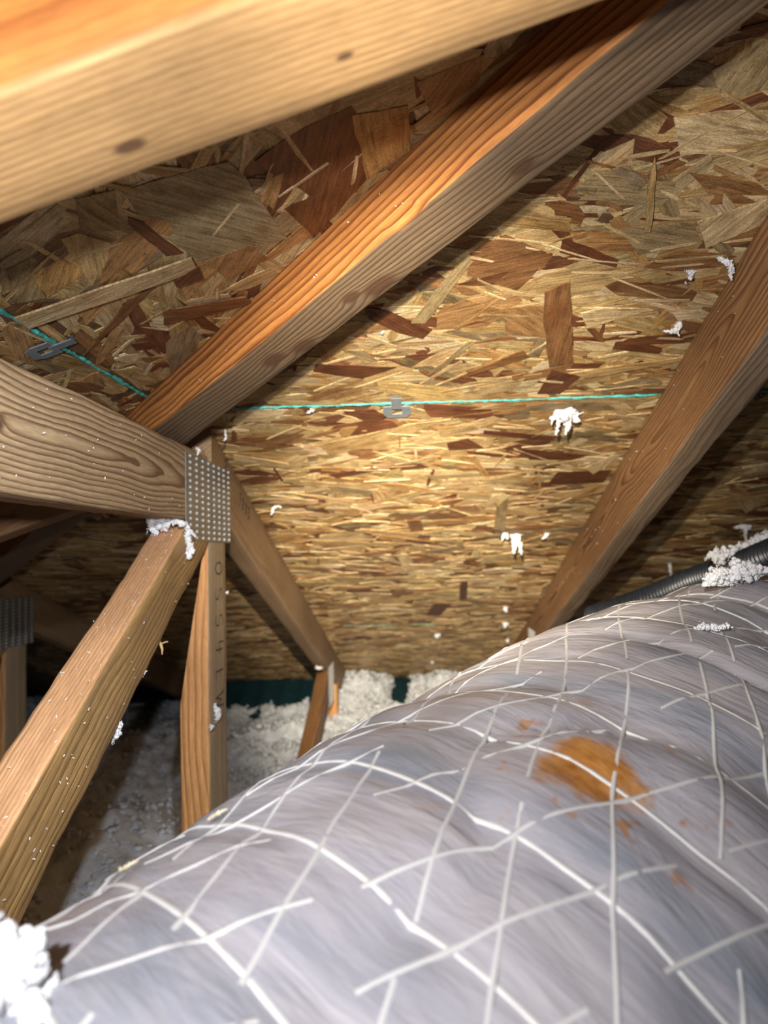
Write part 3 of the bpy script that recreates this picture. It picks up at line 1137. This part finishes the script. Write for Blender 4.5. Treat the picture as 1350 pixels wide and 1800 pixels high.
def duct_material():
    t = NT('duct_jacket')
    tc = t.n('ShaderNodeTexCoord').outputs['Object']
    uv = t.n('ShaderNodeAttribute', attribute_name='strand_uv').outputs['Vector']
    n1 = t.noise(t.vmul(uv, (22, 7, 1)), 1.0, 3.0, 0.6, .3)
    n2 = t.noise(t.vmul(uv, (60, 20, 1)), 1.0, 3.0, 0.6)
    c = t.ramp(n1, [(.28, (.20, .222, .26)), (.5, (.325, .31, .34)), (.72, (.40, .37, .38))])
    c = t.mix(1.0, c, t.ramp(n2, [(.3, (.90, .90, .91)), (.7, (1.07, 1.07, 1.06))]), 'MULTIPLY')
    # water stain
    dv = t.n('ShaderNodeVectorMath', operation='SUBTRACT')
    t.set(dv.inputs[0], t.vadd(tc, t.vmul(t.n('ShaderNodeTexNoise').outputs['Color'], (0, 0, 0))))
    dv.inputs[1].default_value = STAIN
    nz = t.n('ShaderNodeTexNoise')
    t.set(nz.inputs['Vector'], tc)
    nz.inputs['Scale'].default_value = 38
    nz.inputs['Detail'].default_value = 4
    off = t.vmul(t.vadd(nz.outputs['Color'], (-.5, -.5, -.5)), (.055, .055, .055))
    dd = t.vadd(dv.outputs[0], off)
    ln = t.n('ShaderNodeVectorMath', operation='LENGTH')
    t.set(ln.inputs[0], t.vmul(dd, (1, 1.0, 1)))
    core = t.ramp(t.math('DIVIDE', ln.outputs['Value'], .066), [(.20, 1.0), (.30, .9), (.46, 0.0)])
    spots = t.math('MULTIPLY', t.ramp(t.noise(tc, 62, 2.0, .5), [(.64, 0.0), (.70, .85)]),
                   t.ramp(t.math('DIVIDE', ln.outputs['Value'], .16), [(.25, 1.0), (.62, 0.0)]))
    msk = t.math('MAXIMUM', core, spots)
    sc2 = t.ramp(t.noise(tc, 90, 3.0, .6), [(.3, (.26, .095, .018)), (.7, (.42, .20, .055))])
    c = t.mix(msk, c, sc2)
    n3 = t.noise(t.vmul(uv, (45, 9, 1)), 1.0, 4.0, 0.65, .6)
    n4 = t.noise(t.vmul(uv, (240, 70, 1)), 1.0, 2.0, 0.6)
    nrm = t.bump(t.math('ADD', n3, t.math('MULTIPLY', n4, .15)), .55, .006)
    return t.done(c, .36, nrm, .5)


M['duct'] = duct_material()
M['scrim'] = plain('scrim_thread', (.50, .49, .48), .5, .4)
M['ring'] = plain('scrim_ring_thread', (.60, .59, .57), .5, .4)
duct = empty('flexible_duct', DC[2] + Vector((0, 0, -.25)))
tag(duct, 'large grey insulated flexible duct with white scrim threads and a rusty stain', 'duct')
mb.build('jacket', M['duct'], duct, True)


def thread(name, run, wd, hgt=.0005, mat='scrim'):
    """one flat thread on the jacket; run is a list of (s, theta)"""
    V, F = [], []
    seen = False
    for i, (s, th) in enumerate(run):
        p = duct_p(s, th, 0)
        q = duct_p(*run[min(i + 1, len(run) - 1)], 0) - duct_p(*run[max(i - 1, 0)], 0)
        c, t, a, b = duct_frame(s)
        n = a * math.cos(th) + b * math.sin(th)
        px = visible_px(p)
        if px and -80 < px[0] < 1430 and px[1] < 1880 and n.dot(CP - p) > -.05: seen = True
        side = q.normalized().cross(n).normalized() * wd
        V += [p - side - n * .001, p - side * .7 + n * hgt, p + side * .7 + n * hgt, p + side - n * .001]
    for i in range(len(run) - 1):
        for k in range(3):
            F.append((i * 4 + k, i * 4 + k + 1, i * 4 + k + 5, i * 4 + k + 4))
    if not seen: return
    m = MB()
    m.add(V, F)
    return m.build(name, M[mat], duct, True)


TH0, TH1 = -.15, math.pi + .9
for i, s in enumerate(RINGS):
    rng = random.Random(100 + i)
    pts = []
    for k in range(71):
        th = TH0 + (TH1 - TH0) * k / 70
        pts.append((s + .0035 * math.sin(th * 2.3 + i) + .05 * (th - 1.2) * .06, th))
    thread('scrim_ring', pts, .0018, mat='ring')
circ = .047 / DR_
NTHR = 0
for fam, slope in ((0, .50), (1, -.42)):
    for j in range(-24, 58):
        rng = random.Random(900 + 60 * fam + j)
        th_base = j * circ + rng.uniform(-.03, .03) + fam * .12
        s = rng.uniform(0, .1)
        while s < min(DL - .02, 1.75):
            ln = rng.uniform(.11, .30)
            run = []
            x = s
            while x < s + ln and x < DL - .02:
                th = th_base + (slope * x + .004 * math.sin(x * 14 + j)) / DR_ - (1.2 if fam == 0 else -1.2)
                if TH0 < th < TH1: run.append((x, th))
                elif run: break
                x += .014
            if len(run) > 2 and thread('scrim_thread', run, .0013): NTHR += 1
            s += ln + rng.uniform(.008, .045)
print('threads', NTHR)

# ------------------------------------------------------------------ black corrugated hose beyond the duct
hp = [at_depth(1040, 1085, 1.30), at_depth(1140, 1052, 1.20), at_depth(1215, 1022, 1.10), at_depth(1290, 1000, .98), at_depth(1375, 968, .86), at_depth(1500, 915, .80), at_depth(1700, 850, .78), at_depth(2100, 800, .80)]
hs = spline(hp, 130)
mb = MB()
al = 0
pts, rr = [], []
for i, p in enumerate(hs):
    if i: al += (p - hs[i - 1]).length
    pts.append(p)
    rr.append(.0175 + .0028 * math.sin(al / .0085 * 2 * math.pi))
tube(mb, pts, rr, 20)
hose = mb.build('corrugated_hose', M['black'], None, True)
tag(hose, 'black corrugated hose rising behind the grey duct at the right', 'hose')


# ------------------------------------------------------------------ loose-fill insulation
def tuft(name, label, anchor, strokes, dep_r, group='insulation tufts caught in the attic', seed=0, mat=None, lift=Vector((0, 0, 0)), cat='insulation tuft', dens=1.0):
    """strokes: [( (dx,dy,r) , ...), ...] measured across the view in the plane of the anchor, metres = px * dep_r"""
    rng = random.Random(seed + 500)
    mb = MB()
    for st in strokes:
        n = max(2, len(st))
        for (a, b) in zip(st[:-1], st[1:]) if len(st) > 1 else ((st[0], st[0]),):
            dist = math.hypot(a[0] - b[0], a[1] - b[1])
            rmin = max(.6, min(a[2], b[2]))
            m = max(3, int(dist / (rmin * .45)) + 3)
            for k in range(m):
                u = k / (m - 1)
                x, y, r = (a[i] + (b[i] - a[i]) * u for i in range(3))
                c = anchor + lift + (CR * x + CD * y) * dep_r
                R_ = r * dep_r
                cnt = max(2, int((3 if r < 4 else 8 if r < 9 else 16) * dens))
                for q in range(cnt):
                    off = Vector((rng.gauss(0, 1), rng.gauss(0, 1), rng.gauss(0, 1))) * R_ * .42
                    sq = (rng.uniform(.6, 1.5), rng.uniform(.6, 1.5), rng.uniform(.6, 1.5))
                    blob(mb, c + off, R_ * rng.uniform(.25, .62), rng, 1, .45, sq)
                if rng.random() < .5:          # a stray curl
                    p = c + Vector((rng.gauss(0, 1), rng.gauss(0, 1), rng.gauss(0, 1))) * R_ * .7
                    d_ = Vector((rng.gauss(0, 1), rng.gauss(0, 1), rng.gauss(0, 1) - .3)).normalized() * R_ * rng.uniform(.6, 1.4)
                    e = d_.orthogonal().normalized() * R_ * .4
                    tube(mb, [p, p + d_ * .4 + e * .3, p + d_ * .75 + e, p + d_ + e * .6], [R_ * .14, R_ * .12, R_ * .09, R_ * .03], 4)
    o = mb.build(name, mat or M['fluff'], None, True)
    return tag(o, label, cat, group)


def deck_tuft(px, py, label, strokes, sl=None, seed=0):
    sl = sl or front
    p = on_plane(px, py, sl.o, sl.n)
    z = (p - CP).dot(CF)
    return tuft('insulation_tuft', label, p + sl.n * .004, strokes, z / FPX, seed=seed)


deck_tuft(992, 722, 'largest white tuft on the panel, two legs hanging, below the teal joint',
          [((-14, 2, 9), (0, 0, 12), (14, 0, 10)), ((-10, 10, 4), (-13, 30, 2.5), (-15, 38, 1)), ((6, 10, 5), (6, 24, 4), (1, 38, 1.5)), ((-22, 12, 2), (-23, 20, 1))], seed=1)
deck_tuft(907, 940, 'upright white tuft low on the panel left of the right truss',
          [((2, -12, 5), (0, 2, 8), (1, 12, 6)), ((-3, 14, 4), (-4, 28, 3)), ((6, 12, 4), (9, 30, 1.5))], seed=2)
deck_tuft(889, 937, 'small hooked white tuft touching the upright tuft on its left', [((0, -6, 3.5), (-4, 2, 3), (-6, 8, 2)), ((1, -5, 3), (3, 6, 2))], seed=3)
deck_tuft(960, 936, 'little forked tuft between the upright tuft and the right truss', [((-6, 8, 2.5), (0, 2, 3), (6, -6, 2)), ((-3, -6, 1.5), (0, 2, 2)), ((2, -14, 1.6), (7, -16, 1.2))], seed=4)
deck_tuft(1213, 475, 'flat ragged tuft high on the right, left of the drooping tuft', [((-9, -6, 3), (0, -2, 4), (8, -6, 2.5)), ((2, 0, 4), (-2, 9, 3)), ((-10, 14, 1.2), (-8, 18, .8))], seed=5)
deck_tuft(1272, 452, 'long drooping tuft beside the upper end of the right truss chord', [((-14, -9, 4), (-4, -2, 4), (8, 4, 5), (12, 14, 5), (11, 26, 3), (13, 34, 1.4))], seed=6)
deck_tuft(1185, 568, 'bent white tuft with a tail at the left, against the right truss chord', [((9, -16, 3), (8, -4, 5), (4, 6, 5), (-8, 9, 3), (-17, 9, 3)), ((4, 8, 2), (8, 17, 1))], seed=7)
deck_tuft(485, 888, 'thin pinkish hooked fibre on the panel right of the pencilled chord', [((-7, 12, 2.2), (-5, 2, 2.4), (3, -3, 2.6), (8, 0, 1.8))], seed=8)
deck_tuft(547, 718, 'tiny white tuft stuck on the teal joint left of the clip', [((-6, 3, 2.5), (3, -3, 3)), ((3, -3, 1.4), (14, -9, .8))], seed=9)
for i, (x, y, r, lb) in enumerate(((888, 1067, 4, 'upper of three white specks low on the panel by the right chord'), (888, 1094, 4.5, 'middle of three white specks low on the panel by the right chord'),
                                   (892, 1122, 3.5, 'lowest of three white specks by the duct and right chord'), (768, 1113, 4.5, 'white speck low on the panel midway between the trusses'),
                                   (760, 1161, 2.8, 'small pale speck just above the eave insulation'), (672, 578, 3, 'white speck on the dark red strand below the hip rafter'))):
    deck_tuft(x, y, lb, [((0, 0, r), (0, r, r * .6))], seed=20 + i)
deck_tuft(1305, 922, 'grey hooked tuft with a thin stem in the shaded right bay', [((-12, 2, 2.5), (0, -2, 4.5), (9, 2, 4.5)), ((4, 4, 3), (5, 20, 2.2), (7, 34, 2.2))], seed=30)
deck_tuft(1175, 990, 'thin crooked tuft in the shaded right bay above the hose end', [((-10, -14, 1.6), (-3, -16, 2.5), (3, -10, 3), (2, 4, 2.5), (3, 14, 2)), ((0, 26, 5), (10, 28, 7), (18, 32, 5)), ((4, 38, 5), (0, 46, 3))], seed=31)

# on the timbers
def free_tuft(p, label, strokes, seed, **k):
    z = (p - CP).dot(CF)
    return tuft('insulation_tuft', label, p, strokes, z / FPX, seed=seed, **k)


def on_x(px, py, x):
    r = ray(px, py)
    return CP + r * (x / r.x)


free_tuft(on_x(285, 918, XF - .022), 'fluffy white clump wedged between flat chord and diagonal web', [((-24, -6, 5), (-14, 2, 9), (0, 2, 10), (10, 0, 7)), ((-18, 12, 6), (-10, 16, 6)), ((16, -3, 5), (30, 0, 5), (38, 4, 5))], 40)
free_tuft(on_x(332, 940, XF + .004), 'white tuft hanging like a rope beside the nail plate corner', [((-4, -18, 4), (-2, 0, 5.5), (0, 14, 5), (2, 30, 6), (-1, 40, 4)), ((4, -6, 3), (12, 4, 2))], 41)
free_tuft(on_x(206, 1284, XF - .003), 'white tuft on the lower edge of the diagonal web', [((6, -14, 4), (2, -4, 5), (-2, 6, 6), (-7, 16, 3), (-9, 24, 1.5))], 42)
free_tuft(on_x(250, 1187, XF - .003), 'small white wisp higher on the lower edge of the diagonal web', [((-8, 6, 1.6), (0, 0, 2.4), (8, -8, 1)), ((-2, -4, 2), (-3, -6, 2))], 43)
free_tuft(on_x(381, 1250, XF + .003), 'white tuft stuck to the side of the post', [((-4, -12, 3), (0, -2, 4.5), (3, 8, 5), (0, 14, 3))], 44)
free_tuft(on_x(371, 1278, XF + .003), 'round white pellet on the post arris below the tuft', [((0, 0, 4.2), (1, 1, 4))], 45)
free_tuft(on_x(398, 1043, XF + .001), 'tiny white speck on the far edge of the post', [((0, 0, 2.6), (2, -2, 2))], 46)
free_tuft(on_x(347, 795, XF + .003), 'short white curl on top of the flat chord end', [((-2, -8, 2), (2, -2, 2.6), (1, 4, 2))], 47)
free_tuft(CP + ray(396, 762) * .93, 'grey wisp dangling under the lower end of the hip rafter', [((-3, -40, 1.5), (-2, -22, 1.2)), ((0, -6, 1.6), (1, 6, 2.2), (-1, 12, 2.6))], 48)
free_tuft(on_x(545, 1292, XF - .02), 'white tuft on the face of the small heel web', [((-4, -4, 3.5), (2, 3, 4)), ((-14, 20, 3), (-10, 24, 3))], 49)
free_tuft(on_x(571, 1311, XF + .03), 'white pellet where the small heel web meets the duct', [((-6, 2, 4), (4, -2, 5))], 50)
free_tuft(on_x(560, 1174, XF - .015), 'white speck on the top end of the small heel web', [((-3, 0, 3), (4, 0, 3))], 51)

# wood splinter on the web edge
mb = MB()
c = on_x(283, 1130, XF - .003)
k = (c - CP).dot(CF) / FPX
P = lambda x, y, z=0: c + (CR * x + CD * y - CF * z) * k
tube(mb, [P(-4, -6), P(0, 2, 2), P(3, 10, 3), P(3, 20, 3)], [1.6 * k, 2.4 * k, 2.2 * k, .8 * k], 5)
tube(mb, [P(0, 2, 2), P(6, -1, 3), P(13, -3, 4)], [1.5 * k, 1.3 * k, 1.5 * k], 5)
tag(mb.build('wood_splinter', M['osb_base'] if False else plain('splinter_wood', (.62, .42, .20), .6)), 'pale forked splinter on the lower edge of the diagonal web', 'splinter')

# resting on the duct and hose
bvh_pts = vs_


def duct_at(px, py):
    bst, bp = None, None
    for p in bvh_pts:
        q = visible_px(p)
        if q and (q[0] - px) ** 2 + (q[1] - py) ** 2 < 200:
            if bst is None or q[2] < bst: bst, bp = q[2], p
    return bp


free_tuft(at_depth(1290, 975, .955), 'long white clump lying along the top of the black hose', [((-50, 8, 2), (-40, -2, 4), (-25, 0, 8), (-5, -4, 8), (20, -14, 8), (60, -32, 10), (90, -42, 10)), ((-32, -12, 3), (-30, 10, 6), (-20, 14, 6))], 60)
p = duct_at(1265, 1022)
free_tuft((p or at_depth(1265, 1022, .8)) + Vector((0, -.01, .012)), 'puffy white clump on the duct in front of the hose', [((-38, 12, 8), (-20, -2, 11), (-6, -6, 8)), ((6, 4, 9), (22, -6, 13), (40, -6, 13), (56, -8, 10)), ((14, -22, 8), (24, -14, 9)), ((-20, 14, 5), (0, 14, 4))], 61)
p = duct_at(1258, 1106)
if p: free_tuft(p + Vector((0, -.002, .004)), 'yellowish white strip of fibre lying on the duct', [((-28, 6, 4), (-18, -2, 4.5), (-4, 0, 5), (14, 0, 4.5), (32, -2, 4.5))], 62)
p = duct_at(30, 1768)
if p: free_tuft(p + Vector((-.008, .0, .022)), 'big out of focus white clump in the bottom left corner on the duct',
                [((-60, 0, 34), (-20, -8, 26), (0, 4, 24)), ((50, 14, 20), (62, 0, 14)), ((-30, 60, 40), (20, 60, 40), (44, 40, 26)), ((-40, 110, 50), (40, 110, 44))], 63, dens=1.3)
for i, (x, y, lb) in enumerate(((230, 1512, 'cream fibre on the duct edge below the diagonal web'), (372, 1432, 'cream fibre on the duct edge at the foot of the post'))):
    p = duct_at(x + 6, y + 10)
    if p: free_tuft(p + Vector((-.002, 0, .004)), lb, [((-18, 10, 2.4), (0, 0, 3.2), (14, -8, 2.2))], 64 + i, mat=fluff('cream_fibre', (.74, .66, .46)))

# the blown bed itself -------------------------------------------------
rng = random.Random(77)


def bed(x, y):
    h = .205 + .05 * noise.noise(Vector((x * 2.3, y * 2.3, .4))) + .028 * noise.noise(Vector((x * 7, y * 7, 2.4))) + .022 * noise.noise(Vector((x * 17, y * 17, 5.4))) + .012 * noise.noise(Vector((x * 38, y * 38, 9.4)))
    if y > 2.35:
        if x > -.33:
            h += .10 * min(1, (y - 2.35) / .5) * (.8 + .9 * noise.noise(Vector((x * 8, 3.3, .2))))
            if y > 2.55: h -= .09 * max(0, 1 - abs(x + .065) / .05)
        else:
            h -= .05
    if -.62 < x < -.1 and y < 2.3:            # trodden hollow beside the truss
        h -= .04 * (1 - abs(x + .36) / .26)
    return min(h, zf(y) - .012)


mb = MB()
x0, x1, y0, y1, st = -1.9, 1.4, .2, 3.15, .014
nx, ny = int((x1 - x0) / st), int((y1 - y0) / st)
V = []
for j in range(ny + 1):
    for i in range(nx + 1):
        x, y = x0 + i * st, y0 + j * st
        h = bed(x, y) + .010 * noise.noise(Vector((x * 60, y * 60, 1.1))) + .006 * rng.uniform(-1, 1)
        V.append(Vector((x, y, max(.002, min(h, zf(y) - .006)))))
F = [(j * (nx + 1) + i, j * (nx + 1) + i + 1, (j + 1) * (nx + 1) + i + 1, (j + 1) * (nx + 1) + i) for j in range(ny) for i in range(nx)]
mb.add(V, F)
cnt = 0
while cnt < 13000:
    x, y = rng.uniform(-1.35, .55), rng.uniform(.9, 2.98)
    if rng.random() < .35: x, y = rng.uniform(-.55, .40), rng.uniform(1.9, 2.98)
    cnt += 1
    r = rng.uniform(.0025, .0075)
    blob(mb, Vector((x, y, min(bed(x, y), zf(y) - .014) + rng.uniform(-.003, .009))), r, rng, 1, .5, (rng.uniform(.6, 1.6), rng.uniform(.6, 1.6), rng.uniform(.5, 1.1)))
tag(mb.build('blown_insulation', M['fluff_floor'], None, True), 'loose white blown insulation covering the attic floor out to the eave', 'insulation', kind='stuff')

# fine fibres dusted over the timbers
mb = MB()
rng = random.Random(5)
for i in range(190):
    if i < 120:                       # diagonal web, both seen faces
        u = rng.uniform(.02, .62)
        base = Vector((XF, .845, H + .0395)) + Vector((0, -.871, -.489)).normalized() * u
        if rng.random() < .6: p = base + Vector((-rng.uniform(.002, .036), 0, .0012))
        else: p = base + Vector((.0012, .489 * .06 * rng.random(), -.871 * .06 * rng.random()))
    elif i < 145:
        p = Vector((XF + .0012, rng.uniform(.45, .83), H + rng.uniform(.05, .13)))
    elif i < 175:
        yy = rng.uniform(.55, 1.6)
        p = Vector((XR - .0202, yy, zf(yy) - rng.uniform(.01, .09)))
    else:
        s = rng.uniform(.1, .8)
        p = HP + HD * s + HV * rng.uniform(.01, .045) + HU * .0012
    d_ = Vector((rng.gauss(0, 1), rng.gauss(0, 1), rng.gauss(0, 1))).normalized() * rng.uniform(.0008, .0028)
    tube(mb, [p, p + d_ * .5 + Vector((.0003, 0, .0003)), p + d_], [.00035, .0004, .0002], 4)
tag(mb.build('fibre_dust', M['fluff']), 'fine white fibres dusted over the timbers', 'fibre dust', kind='stuff')

# ------------------------------------------------------------------ teal vent baffles at the eave
def baffle(x0, x1, y, z0, z1, label, seed):
    mb = MB()
    n = 60
    V, F = [], []
    for i in range(n + 1):
        x = x0 + (x1 - x0) * i / n
        cor = .012 * math.sin((x - x0) * 2 * math.pi / .075)
        for j in range(9):
            v = j / 8
            yy = y + .28 * v + cor
            z = z1 + (z0 - z1) * v + .012 * math.sin(v * 3)
            V.append(Vector((x, yy, z)))
        for j in range(9):
            V.append(V[-9] + Vector((0, .004, .004)))
    for i in range(n):
        a, b = i * 18, (i + 1) * 18
        for j in range(8):
            F.append((a + j, b + j, b + j + 1, a + j + 1))
            F.append((a + 9 + j, a + 10 + j, b + 10 + j, b + 9 + j))
        F.append((a, a + 9, b + 9, b))
    mb.add(V, F)
    return tag(mb.build('vent_baffle', M['baffle'], None, True), label, 'vent baffle', 'vent baffles along the eave')


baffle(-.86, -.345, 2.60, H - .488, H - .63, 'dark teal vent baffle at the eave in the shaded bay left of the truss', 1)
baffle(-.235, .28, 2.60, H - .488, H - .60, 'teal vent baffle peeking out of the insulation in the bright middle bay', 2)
